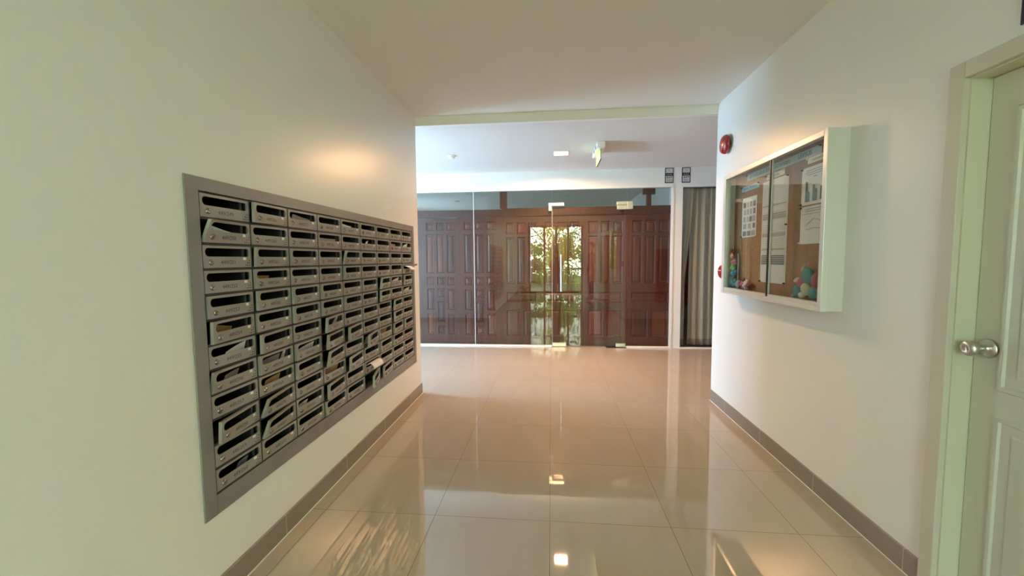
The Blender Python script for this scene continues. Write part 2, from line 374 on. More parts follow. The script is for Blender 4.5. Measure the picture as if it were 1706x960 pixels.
BW, BH, TH = .2475, .0862, .013   # door width, height, thickness
def rr_loop(u0, u1, v0, v1, r, n=6):
    pts = []
    for cx, cy, a0 in ((u1-r, v0+r, -PI/2), (u1-r, v1-r, 0), (u0+r, v1-r, PI/2), (u0+r, v0+r, PI)):
        for k in range(n+1):
            a = a0 + PI/2*k/n; pts.append((cx + r*math.cos(a), cy + r*math.sin(a)))
    return pts
def door_flat():
    """front face with the rounded slot cut out, thickness and side walls; coords (w, u, v)"""
    bm = bmesh.new(); outer = []
    nU, nV = 10, 5
    for k in range(nU): outer.append((BW*k/nU, 0))
    for k in range(nV): outer.append((BW, BH*k/nV))
    for k in range(nU): outer.append((BW*(1-k/nU), BH))
    for k in range(nV): outer.append((0, BH*(1-k/nV)))
    inner = rr_loop(.0115, .2385, .0435, .0765, .0150)
    # extra points along the straight runs so that bent doors bend smoothly
    for w in (0, -.0012):
        loops = []
        for L in (outer, inner):
            vs = [bm.verts.new((w, u, v)) for u, v in L]
            es = [bm.edges.new((vs[k], vs[(k+1) % len(vs)])) for k in range(len(vs))]; loops.append((vs, es))
        bmesh.ops.triangle_fill(bm, edges=loops[0][1] + loops[1][1], use_beauty=True)
        if w == 0: front = loops
        else: back = loops
    for i in (0, 1):
        a, b = front[i][0], back[i][0]
        for k in range(len(a)): bm.faces.new((a[k], a[(k+1) % len(a)], b[(k+1) % len(a)], b[k]))
    # returned edges (folded sheet) all round
    for (u0, u1, v0, v1) in ((0, .0014, 0, BH), (BW-.0014, BW, 0, BH), (0.0014, BW-.0014, 0, .0014), (.0014, BW-.0014, BH-.0014, BH)):
        bx(bm, -TH, -.0012, u0, u1, v0, v1)
    bmesh.ops.recalc_face_normals(bm, faces=bm.faces[:]); return bm
def lock_flat():
    bm = bmesh.new(); lathe(bm, (0, .036, .0215), (1, 0, 0), [(.0115, 0), (.0115, .0015), (.0100, .003), (.0080, .0055), (.0042, .0068), (.004, .0045), (0, .0045)], 20)
    bx(bm, .0045, .0052, .0353, .0367, .0185, .0245); return bm
def dots_flat():
    bm = bmesh.new()  # flat black discs: the dark of punched holes put into colour
    for i, j in ((0, 0), (1, 0), (2, 0), (1, 1), (2, 1), (2, 2)):
        cyl(bm, (-.0002, .2165 + i*.0105, .0075 + j*.0105), (.0003, .2165 + i*.0105, .0075 + j*.0105), .0026, seg=10)
    return bm
def sticker_flat():
    bm = bmesh.new(); bx(bm, 0, .0004, .2015, .2185, .0300, .0405); return bm
def sticker_mark():
    bm = bmesh.new(); bx(bm, .0004, .0006, .206, .2145, .0335, .0350); bx(bm, .0004, .0006, .2095, .2110, .0322, .0385); return bm
def number_flat(n):
    bm = text_bm('449/%d' % n, .0225, .0002)
    for v in bm.verts: v.co = Vector((v.co.z + .0003, .1235 + v.co.x * 1.08, .0205 + v.co.y))
    return bm
def bend(bm, top, bot):
    if top == 0 and bot == 0: return bm
    for v in bm.verts:
        w, u, vv = v.co; p = bot + (top - bot) * max(0, min(1, vv / BH)); s = BW - u; ph = math.asin(min(.95, p / BW))
        v.co = Vector((s*math.sin(ph) + w*math.cos(ph), BW - s*math.cos(ph) + w*math.sin(ph), vv))
    return bm
def housing():
    bm = bmesh.new(); D = -.272
    o0, o1 = -.0052, BW + .0052; b0, b1 = -.0054, BH + .0054
    bx(bm, D, -.001, o0, o0 + .0032, b0, b1); bx(bm, D, -.001, o1 - .0032, o1, b0, b1)
    bx(bm, D, -.001, o0, o1, b0, b0 + .0045, bev=.0008); bx(bm, D, -.001, o0, o1, b1 - .0045, b1, bev=.0008)
    bx(bm, D, D + .002, o0, o1, b0, b1)
    cyl(bm, (-.022, BW - .020, .002), (-.022, BW - .020, BH - .002), .006, seg=10)
    return bm
rows_w = ['top', 'second', 'third', 'fourth', 'fifth', 'sixth', 'seventh', 'eighth', 'ninth', 'tenth', 'eleventh', 'bottom']
cols_w = ['first', 'second', 'third', 'fourth', 'fifth', 'sixth', 'seventh', 'eighth', 'last']
# (column, row): (top edge standing out, bottom edge standing out) in metres
ajar = {(2,1):(.020,.018), (1,2):(.042,.006), (2,3):(.020,.016), (2,4):(.008,.006), (1,5):(.010,.010), (2,5):(.018,.016), (1,6):(.026,.022), (2,6):(.006,.006), (2,7):(.026,.024),
        (2,8):(.012,.010), (1,8):(.020,.004), (1,10):(.036,.030), (2,10):(.044,.010), (2,11):(.044,.012), (3,3):(.008,.006), (3,5):(.012,.012), (3,6):(.012,.012), (3,8):(.014,.012), (3,9):(.014,.012),
        (4,5):(.010,.01), (4,6):(.008,.008), (4,7):(.036,.030), (4,8):(.040,.032), (4,9):(.046,.030), (4,11):(.030,.028), (4,12):(.008,.008),
        (5,3):(.030,.012), (5,4):(.014,.012), (5,6):(.012,.012), (5,8):(.034,.030), (5,10):(.034,.030), (6,9):(.042,.036), (6,12):(.064,.062), (6,5):(.006,.006),
        (7,5):(.036,.024), (7,6):(.024,.022), (7,12):(.030,.028), (7,10):(.012,.012), (8,7):(.030,.022), (8,8):(.026,.024), (8,9):(.018,.018), (8,10):(.010,.01), (9,5):(.022,.018), (9,9):(.016,.014), (9,4):(.006,.004)}
base = {'door': door_flat(), 'lock': lock_flat(), 'dots': dots_flat(), 'sticker': sticker_flat(), 'mark': sticker_mark()}
meshes = {}
for k, b_ in base.items():
    me = bpy.data.meshes.new('mailbox_' + k); b_.to_mesh(me); b_.free()
    me.materials.append({'door': M_boxd, 'lock': M_lock, 'dots': M_dark, 'sticker': M_white, 'mark': M_ink}[k])
    if k == 'lock':
        for p in me.polygons: p.use_smooth = True
    meshes[k] = me
hm = housing(); hme = bpy.data.meshes.new('mailbox_housing'); hm.to_mesh(hme); hm.free(); hme.materials.append(M_housing)
def bent(me, st):
    if st is None: return me
    bm = bmesh.new(); bm.from_mesh(me)
    if me is meshes['door']:
        for k_ in range(3):
            es = [e for e in bm.edges if e.calc_length() > .014]
            if es: bmesh.ops.subdivide_edges(bm, edges=es, cuts=1, use_grid_fill=False); bmesh.ops.triangulate(bm, faces=[f for f in bm.faces if len(f.verts) > 4])
    bend(bm, *st); m2 = bpy.data.meshes.new(me.name); bm.to_mesh(m2); bm.free()
    for m_ in me.materials: m2.materials.append(m_)
    return m2
box_at = {}
for c in range(1, NC+1):
    for r in range(1, NR+1):
        n = 249 + (c-1)*12 + (r-1); st = ajar.get((c, r))
        y = BY0 + (c-1)*PY + .0055; z = BZ1 - r*PZ + .0055
        state = 'shut' if st is None or max(st) < .011 else ('hanging wide ajar' if max(st) > .04 else ('ajar' if max(st) > .02 else 'slightly ajar'))
        if st and max(st) > .03 and min(st) < .015: state = 'bent ajar at the top'
        o = thing('mailbox', 'mailbox 449/%d, %s row down, %s column, door %s' % (n, rows_w[r-1], cols_w[c-1], state), 'mailbox', (XL + .001, y, z), 0, 'numbered grey mailboxes in the wall')
        box_at[(c, r)] = (y, z)
        def kid(name, me, par):
            k = bpy.data.objects.new(name, me); C.objects.link(k); k.parent = par; return k
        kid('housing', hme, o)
        dr = kid('door', bent(meshes['door'], st), o)
        kid('lock', bent(meshes['lock'], st), dr)
        kid('vent_dots', bent(meshes['dots'], st), dr)
        if (c, r) != (1, 1):
            kid('sticker', bent(meshes['sticker'], st), dr)
        nb = number_flat(n); bend(nb, *(st or (0, 0))); obj('printed_number', nb, M_print, dr)

# mail in the slots ------------------------------------------------
def sheet(name, pts, m, label, cat, c, r, group=None, th=.0006):
    """pts: rows of (w,u,v) points, lofted into a thin sheet; stands inside box (c, r)"""
    y, z = box_at[(c, r)]; bm = bmesh.new()
    g = [[bm.verts.new(p) for p in row] for row in pts]
    for a, b in zip(g, g[1:]):
        for k in range(len(a)-1): bm.faces.new((a[k], a[k+1], b[k+1], b[k]))
    o = obj(name, bm, m, None, loc=(XL + .001, y, z)); s = o.modifiers.new('t', 'SOLIDIFY'); s.thickness = th
    return tag(o, label, cat, group)
def slot_paper(c, r, u0, u1, v0, v1, v2, m, what, name='envelope'):
    """a paper standing on the floor of the box behind the slot; its upper edge rises from v1 (near) to v2 (far)"""
    n = 249 + (c-1)*12 + (r-1)
    pts = []
    for i in range(5):
        f = i / 4; u = u0 + (u1-u0)*f; bow = .004*math.sin(PI*f)
        pts.append([(-.016 - bow - .02*(1-h), u, v0 + ((v1 + (v2-v1)*f) - v0)*h) for h in (0, .5, 1)])
    sheet(name, pts, m, '%s showing in the slot of mailbox 449/%d' % (what, n), 'mail', c, r, 'mail showing in the mailbox slots')
slot_paper(1, 2, .055, .165, .004, .070, .046, M_paper, 'folded white paper corner')
slot_paper(1, 7, .100, .212, .004, .046, .074, M_paper, 'white paper corner rising to a point')
slot_paper(1, 8, .090, .165, .004, .050, .062, M_paperg, 'crumpled grey paper')
slot_paper(2, 8, .040, .170, .004, .055, .064, M_paperg, 'grey envelope lying level')
slot_paper(2, 8, .178, .216, .004, .052, .078, M_paper, 'small white triangle of paper')
slot_paper(2, 4, .020, .120, .004, .058, .055, M_paperb, 'brown kraft envelope lying flat')
slot_paper(2, 9, .060, .165, .004, .056, .066, M_paperb, 'brown kraft envelope')
slot_paper(3, 8, .060, .200, .004, .050, .066, M_paper, 'white envelope edge')
slot_paper(3, 11, .040, .120, .004, .050, .056, M_paper, 'thin white paper edge')
slot_paper(3, 1, .060, .212, .004, .070, .052, M_paperg, 'grey-white letter')
slot_paper(4, 2, .030, .212, .004, .058, .056, M_paperg, 'dull pink letter')
slot_paper(4, 7, .150, .205, .004, .046, .072, M_paper, 'small white paper point')
slot_paper(4, 10, .030, .190, .004, .062, .070, M_paperb, 'tan cardboard envelope')
slot_paper(5, 1, .020, .160, .004, .064, .052, M_paper, 'sloping white letter edge')
slot_paper(6, 2, .105, .145, .004, .052, .068, M_paper, 'tiny white paper triangle')
slot_paper(6, 9, .060, .180, .004, .060, .062, M_paperg, 'dark striped leaflet')
slot_paper(7, 9, .020, .180, .004, .060, .068, M_paperb, 'brown striped envelope')
slot_paper(8, 2, .040, .150, .004, .062, .060, M_paperb, 'tan paper roll')
slot_paper(8, 5, .070, .210, .004, .050, .070, M_paper, 'rising white letter edge')
slot_paper(9, 2, .080, .190, .004, .056, .078, M_paper, 'large white paper triangle')
slot_paper(9, 6, .080, .210, .004, .052, .066, M_paper, 'white letter edge')
slot_paper(1, 6, .060, .140, .004, .066, .050, M_paperb, 'thin brown paper edge')
slot_paper(1, 12, .130, .190, .004, .052, .060, M_ink, 'dark plastic sleeve')
# rolled sheet bulging from 449/319, and the sheet hanging from 449/348
pts = []
for i in range(13):
    a = -1.5 + i / 12 * 3.5
    pts.append([(.016 + .032*math.sin(a) + (0 if i else -.01), u, .040 + .030*math.cos(a)) for u in (.035, .09, .15, .200)])
sheet('rolled_paper', pts, M_paper, 'white rolled paper bulging out of the slot of mailbox 449/319', 'mail', 6, 11, 'mail showing in the mailbox slots', .0012)
pts = [[(-.03, u, .066) for u in (.03, .15)], [(.004, u+.01, .070) for u in (.03, .15)], [(.030, u+.05, .055) for u in (.03, .15)], [(.050, u+.09, .032) for u in (.03, .12)]]
sheet('hanging_paper', pts, M_paper, 'white sheet hanging out of the slot of mailbox 449/348', 'mail', 9, 4, 'mail showing in the mailbox slots', .001)
y, z = box_at[(9, 4)]; bm = bmesh.new()
cyl(bm, (-.02, .19, .056), (.055, .232, .078), .0085, seg=12, cap=False); cyl(bm, (-.02, .19, .056), (.055, .232, .078), .0060, seg=12, cap=False)
tag(obj('paper_tube', bm, M_paperg, loc=(XL, y, z)), 'thin grey rolled leaflet poking out beside the hanging sheet', 'mail')

# ================================================================== GLASS PARTITION
def clampbox(bm, *a): bx(bm, *a, bev=.004)
GY = YD + .020
t = thing('glass_partition', 'tall frameless fixed glass panes in front of the carved wooden doors', 'glass partition', (0, GY, 0))
for x0, x1, z0, z1 in ((-2.6, -1.172, .022, ZD-.008), (-1.168, .013, .022, ZD-.008), (.017, 1.107, 2.112, ZD-.008), (1.113, 1.738, .022, ZD-.008)):
    obj('glass_pane', B(x0, x1, 0, .010, z0, z1), M_glass, t)
M_edge = mat('frosted_glass_edge', (.55, .60, .58), .4)
for x in (-1.172,): obj('joint_strip', B(x - .002, x + .006, -.001, .011, .022, ZD-.01), M_edge, t)
bm = bmesh.new(); clampbox(bm, -.035, .195, -.014, .024, 2.118, 2.165); clampbox(bm, -.035, .012, -.014, .024, 2.048, 2.118)
obj('corner_clamp', bm, M_satin, t)
bm = bmesh.new(); clampbox(bm, .962, 1.105, -.014, .024, 2.116, 2.165); clampbox(bm, 1.108, 1.194, -.014, .024, 2.050, 2.165)
obj('corner_clamp', bm, M_satin, t)
t = thing('glass_door', 'frameless glass door with a long steel pull handle', 'glass door', (.017, GY, 0))
obj('glass_leaf', B(.002, 1.088, 0, .010, .012, 2.108), M_glass, t)
obj('leaf_edge', B(-.001, .003, -.001, .011, .012, 2.108), M_edge, t)
bm = bmesh.new()
for s in (-1, 1):
    yy = -.045 if s < 0 else .055
    cyl(bm, (.135, yy, .845), (.135, yy, 1.395), .0125, seg=16)
for zz in (.93, 1.31): cyl(bm, (.135, -.045, zz), (.135, .055, zz), .009, seg=12)
obj('pull_handle', bm, M_steel, t, smooth=False)
for nm, x0, x1, z0, z1 in (('patch_fitting', 0, .207, .004, .060), ('patch_fitting', .948, 1.09, .004, .060), ('patch_fitting', .948, 1.087, 2.050, 2.112)):
    bm = bmesh.new(); clampbox(bm, x0, x1, -.015, .025, z0, z1); obj(nm, bm, M_satin, t)
obj('floor_spring_cover', B(.80, 1.10, -.06, .06, 0, .004), M_black, t)

# ================================================================== CARVED WOODEN DOORS
rnd = random.Random(7)
def tone_mesh(bm, name, parent, m):
    return obj(name, bm, m, parent)
def wpanel(bm, lay, x0, x1, z0, z1, tone):
    rings = []; d_ = .016
    for ins, dy in ((0, 0), (.006, .006), (.010, .014), (.022, .014), (.042, .004), (.046, .004)):
        ins = min(ins, (x1-x0)/2 - .004, (z1-z0)/2 - .004)
        rings.append([bm.verts.new((x, dy, z)) for (x, z) in ((x0+ins, z0+ins), (x1-ins, z0+ins), (x1-ins, z1-ins), (x0+ins, z1-ins))])
    fs = []
    for i, (a, b) in enumerate(zip(rings, rings[1:])):
        for k in range(4):
            f = bm.faces.new((a[k], a[(k+1) % 4], b[(k+1) % 4], b[k])); fs.append((f, .18 if i < 2 else tone))
    fs.append((bm.faces.new(rings[-1]), tone))
    for f, t_ in fs:
        for l in f.loops: l[lay] = (t_, t_, t_, 1)
def wooden_door(x0, x1, yf, rects, label, h=1.97, z0=.008, base_tone=.24):
    """solid slab with the panel openings cut as a grid, raised panels in each"""
    o = thing('carved_wooden_door', label, 'wooden door', ((x0+x1)/2, yf, z0), 0, 'carved wooden doors behind the glass')
    w = x1 - x0; bm = bmesh.new(); lay = bm.loops.layers.color.new('tone')
    xs = sorted({-w/2, w/2, *[v for r_ in rects for v in (r_[0], r_[1])]}); zs = sorted({0, h, *[v for r_ in rects for v in (r_[2], r_[3])]})
    vmap = {}
    def V(x, z):
        if (x, z) not in vmap: vmap[(x, z)] = bm.verts.new((x, 0, z))
        return vmap[(x, z)]
    for a, b in zip(xs, xs[1:]):
        for c, d_ in zip(zs, zs[1:]):
            mx_, mz = (a+b)/2, (c+d_)/2
            if any(r_[0] < mx_ < r_[1] and r_[2] < mz < r_[3] for r_ in rects): continue
            f = bm.faces.new((V(a, c), V(b, c), V(b, d_), V(a, d_)))
            tt = base_tone + (.05 if (mx_ < -w/2 + .08 or mx_ > w/2 - .08) else 0)
            for l in f.loops: l[lay] = (tt, tt, tt, 1)
    n0 = len(bm.faces)
    bx(bm, -w/2, w/2, .015, .036, 0, h)
    for (a, b, c, d_) in ((-w/2, -w/2, 0, h), (w/2, w/2, 0, h)):
        f = bm.faces.new([bm.verts.new(p) for p in ((a, 0, c), (a, 0, d_), (a, .03, d_), (a, .03, c))])
    f = bm.faces.new([bm.verts.new(p) for p in ((-w/2, 0, h), (w/2, 0, h), (w/2, .03, h), (-w/2, .03, h))])
    for f in bm.faces:
        if f.index < 0 or f.loops[0][lay][0] == 1 or f.loops[0][lay][3] != 1 or f.loops[0][lay][0] == 0:
            for l in f.loops: l[lay] = (base_tone, base_tone, base_tone, 1)
    obj('door_frame_boards', bm, M_wood, o)
    for r_ in rects:
        pb = bmesh.new(); lay2 = pb.loops.layers.color.new('tone')
        wpanel(pb, lay2, r_[0], r_[1], r_[2], r_[3], rnd.uniform(.02, .58)); obj('raised_panel', pb, M_wood, o)
    return o
def design_a(w, s=.10):
    cw = (w - 2*s - 2*.045) / 3; out = []
    for k in range(3):
        a = -w/2 + s + k*(cw + .045); b = a + cw
        out += [(a, b, 1.78, 1.905), (a, b, 1.115, 1.722), (a, b, .925, 1.056)]
        out += [(a, b, .535, .868), (a, b, .145, .475)] if k != 1 else [(a, b, .735, .868), (a, b, .345, .672), (a, b, .145, .285)]
    return out
def design_b(w, s=.065):
    cw = (w - 2*s - 2*.042) / 3; out = []
    for k in range(3):
        a = -w/2 + s + k*(cw + .042); b = a + cw; out += [(a, b, 1.705, 1.885), (a, b, .945, 1.665)]
    out.append((-w/2 + s, w/2 - s, .665, .82)); h = (w - 2*s - .05) / 2
    out += [(-w/2+s, -w/2+s+h, .135, .545), (w/2-s-h, w/2-s, .135, .545)]
    return out
WY = 6.270
wooden_door(-2.66, -2.052, WY+.045, design_a(.608), 'carved wooden door farthest left behind the glass, mostly hidden by the wall', base_tone=.24)
wooden_door(-2.052, -1.40, WY+.04, design_a(.65), 'carved wooden door of brick-like panels set slightly back, nearest the mailbox wall', base_tone=.22)
wooden_door(-1.445, -.7485, WY, design_a(.6965, .108), 'carved wooden door of brick-like panels overlapping its neighbour, behind the glass joint')
wooden_door(-.748, -.1505, WY, design_b(.5975), 'panelled wooden door between the brick-panelled doors and the glass door')
wooden_door(-.150, .4925, WY+.002, design_b(.6425), 'panelled wooden door directly behind the long steel pull handle')
wooden_door(.493, 1.1325, WY+.002, design_b(.6395), 'panelled wooden door behind the hinge half of the glass door')
wooden_door(1.133, 1.799, WY, design_b(.666), 'panelled wooden door nearest the white pier')
t = thing('wooden_door_frame', 'dark brown timber head rail with short hanger posts above the carved doors', 'wooden frame', (0, WY, 1.98))
def wb(name, *a, tone=.18, par=None):
    bm = B(*a, bev=.003); lay = bm.loops.layers.color.new('tone')
    for f in bm.faces:
        for l in f.loops: l[lay] = (tone, tone, tone, 1)
    return obj(name, bm, M_wood, par)
wb('head_rail', -2.64, -.745, -.012, .05, .002, .112, par=t, tone=.06); wb('head_rail', -.745, 1.79, -.014, .055, .002, .125, par=t)
wb('cornice_strip', -.15, 1.12, -.026, -.014, .012, .028, par=t, tone=.3)
for x0, x1 in ((-.775, -.662), (1.400, 1.470)): wb('hanger_post', x0, x1, -.005, .05, .1255, .375, par=t, tone=.25)
wb('hanger_block', 1.350, 1.525, -.008, .06, .290, .374, par=t, tone=.08)

# ================================================================== CURTAIN WINDOW
t = thing('curtain_window', 'tall fixed glass pane in front of the grey curtain', 'window', (1.89, GY, 0))
obj('glass_pane', B(0, 1.21, 0, .01, .016, ZD-.012), M_glass, t)
def curtain(name, x0, x1, y, z0, z1, seed, label, gather=None):
    r_ = random.Random(seed); bm = bmesh.new(); N = int((x1-x0)*260); nz = 26; cols = []
    ph = [r_.uniform(0, 6.28) for _ in range(4)]
    for i in range(N+1):
        x = x0 + (x1-x0)*i/N; col = []
        for j in range(nz+1):
            f = j/nz; z = z0 + (z1-z0)*f
            d_ = .022*math.sin(x*58+ph[0] + .8*math.sin(x*9+ph[3]) + .25*math.sin(z*2)) + .004*math.sin(x*127+ph[1]+z*.4) + .012*math.sin(x*21+ph[2])
            xx = x
            if gather: xx = gather(x, z)
            col.append(bm.verts.new((xx, y + d_*(1.1-.35*f), z)))
        cols.append(col)
    for a, b in zip(cols, cols[1:]):
        for j in range(nz):
            f = bm.faces.new((a[j], b[j], b[j+1], a[j+1])); f.material_index = 1 if j == 0 or j == 1 and False else 0
    o = obj(name, bm, [M_curtain, M_hem], None, smooth=True); s = o.modifiers.new('t', 'SOLIDIFY'); s.thickness = .0015
    return tag(o, label, 'curtain')
curtain('curtain', 2.03, 3.0, YD + .115, .035, 2.345, 3, 'long grey pleated curtain filling most of the narrow window')
def ga(x, z):  # pulled back towards the pier, narrowing to a tip at about waist height
    f = max(0, min(1, (z - .95) / 1.3)); e = 2.10 - .02 + .0*z; k = .30 + .70*f if z > .95 else .30 + .0*z
    return 1.90 + (x - 1.90) * (.35 + .65*f)
curtain('gathered_curtain', 1.90, 2.06, YD + .075, .035, 2.345, 5, 'narrow grey curtain edge pulled in at waist height beside the white pier', ga)

# ================================================================== CEILING FITTINGS
t = thing('downlight', 'lit square warm downlight in the hall ceiling', 'ceiling light', (.125, 5.17, ZH))
bm = bmesh.new(); S = .082
for a in ((-S-.012, S+.012, -S-.012, -S), (-S-.012, S+.012, S, S+.012), (-S-.012, -S, -S, S), (S, S+.012, -S, S)): bx(bm, a[0], a[1], a[2], a[3], -.006, 0)
obj('light_trim', bm, M_trimw, t); obj('light_panel', B(-S, S, -S, S, -.003, 0), M_lamp, t)
ld = bpy.data.lights.new('downlight_bulb', 'AREA'); ld.shape = 'SQUARE'; ld.size = .15; ld.energy = 42; ld.color = (1, .56, .27); ld.spread = R(170)
lo = bpy.data.objects.new('downlight_bulb', ld); C.objects.link(lo); lo.location = (.125, 5.17, ZH - .010)
t = thing('smoke_detector', 'small white round smoke detector on the hall ceiling near the mailbox wall', 'smoke detector', (-1.235, 5.13, ZH))
bm = bmesh.new(); lathe(bm, (0, 0, 0), (0, 0, -1), [(.055, 0), (.055, .008), (.050, .012)], 24); bm.faces.new([v for v in bm.verts if abs(v.co.z + .012) < 1e-5]); obj('mounting_base', bm, M_trimw, t, smooth=False)
bm = bmesh.new(); lathe(bm, (0, 0, -.012), (0, 0, -1), [(.042, 0), (.040, .012), (.030, .022), (.012, .026), (0, .026)], 24); obj('sensor_dome', bm, M_trimw, t, smooth=True)
t = thing('exit_sign', 'green exit sign hanging edge-on from its white box on the hall ceiling', 'exit sign', (.555, 4.95, ZH))
obj('sign_housing', B(-.045, .045, -.25, .25, -.070, 0, bev=.006), M_trimw, t)
bm = bmesh.new()
for yy in (-.16, .02): bx(bm, -.047, -.0455, yy, yy + .10, -.055, -.02)
obj('housing_vent', bm, M_black, t)
g = obj('sign_plate', B(-.006, .006, -.20, .20, -.185, -.070), M_green, t)
obj('plate_edge', B(-.007, .007, -.20, .20, -.190, -.185), M_black, t)
for s in (-1, 1):
    bm = text_bm('EXIT', .085)
    for v in bm.verts: v.co = Vector((s*.0066 + s*v.co.z, s*v.co.x, -.128 + v.co.y))
    obj('lettering', bm, M_white, g)
rnd2 = random.Random(4)
for (x, y, k) in ((-2.1, 9.15, 'pale round ceiling fitting in the room behind, near the mailbox side'), (-1.62, 8.1, 'small pale ceiling fitting in the room behind, nearest the glass on the mailbox side'), (-.06, 7.8, 'small ceiling fitting in the room behind, above the long handle'), (.34, 8.7, 'round ceiling fitting in the room behind, above the middle of the glass door')):
    t = thing('ceiling_spotlight', k, 'ceiling light', (x, y, 2.64), 0, 'unlit ceiling fittings behind the glass')
    bm = bmesh.new(); lathe(bm, (0, 0, 0), (0, 0, -1), [(.07, 0), (.07, .012), (.055, .016), (.05, .004), (0, .004)], 20); obj('fitting_rim', bm, M_trimw, t, smooth=False)

# ================================================================== WALL PLATES, ALARMS
def unit_plate(x0, second, label):
    t = thing('unit_number_plate', label, 'number plate', (x0, YD, 2.409), 0, 'unit number plates on the header')
    obj('plate_back', B(0, .120, -.006, 0, 0, .216, bev=.002), M_navy, t)
    p = obj('upper_field', B(.011, .109, -.0075, -.006, .142, .205), M_plate, t)
    bm = bmesh.new()
    for (a, b, c, e) in ((.040, .070, .175, .190), (.055, .085, .160, .172), (.030, .048, .150, .158)): bx(bm, a, b, -.0080, -.0075, c, e)
    obj('picture', bm, M_ink2, p)
    p = obj('lower_field', B(.011, .109, -.0075, -.006, .013, .100), M_plate, t)
    for body, size, zc in (('449', .050, .080), (second, .046, .038)):
        bm = text_bm(body, size)
        for v in bm.verts: v.co = Vector((.060 + v.co.x*1.1, -.0078 - v.co.z, zc - .003 + v.co.y))
        obj('lettering', bm, M_navy, p)
    bm = text_bm('449 MOO 1', .013)
    for v in bm.verts: v.co = Vector((.060 + v.co.x, -.0064 - v.co.z, .120 + v.co.y))
    bm.free(); bm = bmesh.new()
    for k in range(9): bx(bm, .020 + k*.009, .026 + k*.009, -.0066, -.006, .115, .123)
    obj('small_print', bm, M_plate, t)
unit_plate(1.635, '350', 'black and white plate reading 449 over 350, above the glass next to the pier')
unit_plate(1.869, '351', 'black and white plate reading 449 over 351, above the curtain window')
t = thing('room_sign', 'dark navy sign plate above the cream door, cut by the photo edge', 'sign', (XR, 1.30, 2.066))
obj('sign_plate', B(-.008, 0, -.21, .207, 0, .26, bev=.002), M_navy, t)
t = thing('fire_bell', 'round red fire alarm bell high on the end of the corridor wall', 'fire bell', (XR, 3.690, 2.288))
bm = bmesh.new(); cyl(bm, (0, 0, 0), (-.022, 0, 0), .045, seg=24); obj('bell_base', bm, M_black, t)
bm = bmesh.new(); lathe(bm, (-.018, 0, 0), (-1, 0, 0), [(.070, 0), (.078, .003), (.080, .010), (.076, .022), (.066, .034), (.045, .042), (.020, .046), (0, .047)], 36); obj('bell_dome', bm, M_red, t, smooth=True)
bm = bmesh.new(); cyl(bm, (-.063, 0, 0), (-.069, 0, 0), .007, seg=12); obj('centre_bolt', bm, M_steel, t)
t = thing('fire_call_point', 'round red alarm button half hidden by the notice board', 'alarm button', (XR, 3.690, 1.213))
bm = bmesh.new(); cyl(bm, (0, 0, 0), (-.020, 0, 0), .062, seg=28); obj('button_base', bm, M_red, t)
bm = bmesh.new(); lathe(bm, (-.020, 0, 0), (-1, 0, 0), [(.058, 0), (.056, .016), (.045, .024), (0, .026)], 28); obj('button_face', bm, M_red, t, smooth=True)
bm = bmesh.new(); bx(bm, -.048, -.046, -.03, .03, .010, .014); obj('white_line', bm, M_white, t)
t = thing('fire_hose_cabinet', 'red fire hose cabinet on the hall wall, seen reflected in the glass', 'fire hose cabinet', (2.07, YE, .42))
obj('cabinet_body', B(0, .62, 0, .18, 0, 1.09, bev=.006), M_redcab, t)
dd = obj('cabinet_door', B(.02, .60, .18, .195, .02, 1.07, bev=.004), M_redcab, t)
obj('cabinet_window', B(.12, .50, .195, .199, .50, .90), mat('cabinet_glass', (.05, .04, .04), .08), dd); obj('cabinet_handle', B(.53, .56, .195, .215, .40, .52, bev=.003), M_steel, dd)

# ================================================================== NOTICE BOARD
NX = 1.393; Y0, Y1, Z0, Z1 = 2.251, 3.497, 1.053, 1.984
t = thing('notice_board', 'white aluminium notice board cabinet with sliding glass on the corridor wall', 'notice board', (XR, Y0, Z0))
DX = NX - XR; H = Z1 - Z0; L = Y1 - Y0
bm = bmesh.new(); bx(bm, DX+.002, 0, 0, .006, 0, H); bx(bm, DX+.002, 0, L-.006, L, 0, H); bx(bm, DX+.002, 0, .006, L-.006, 0, .006); bx(bm, DX+.002, 0, .006, L-.006, H-.006, H)
obj('case', bm, M_alu, t)
obj('cork_panel', B(-.018, -.001, .006, L-.006, .006, H-.006), M_cork, t)
bm = bmesh.new()
bx(bm, DX-.006, DX+.03, -.0015, .030, -.0015, H+.0015, bev=.002); bx(bm, DX-.006, DX+.03, L-.038, L+.0015, -.0015, H+.0015, bev=.002)
bx(bm, DX-.006, DX+.03, .030, L-.038, -.0015, .020, bev=.002); bx(bm, DX-.001, DX+.03, .030, L-.038, .020, .044, bev=.002)
bx(bm, DX-.006, DX+.03, .030, L-.038, H-.032, H+.0015, bev=.002)
obj('frame', bm, M_alu, t)
obj('sliding_glass', B(DX+.004, DX+.008, .028, .560, .040, H-.028), M_glass2, t)
g = obj('sliding_glass', B(DX+.014, DX+.018, .530, L-.034, .040, H-.028), M_glass2, t)
obj('black_seal', B(DX-.005, DX+.012, .538, .551, .030, H-.028), M_black, g)
obj('bright_edge', B(DX+.001, DX+.011, .532, .5375, .040, H-.028), M_alu, g)
tag(obj('binder_clip', B(XR-.07, XR-.045, 3.39, 3.455, Z1, Z1+.012, bev=.003), M_black), 'small black clip lying on top of the notice board', 'clip')
CX = XR - .0185       # cork face
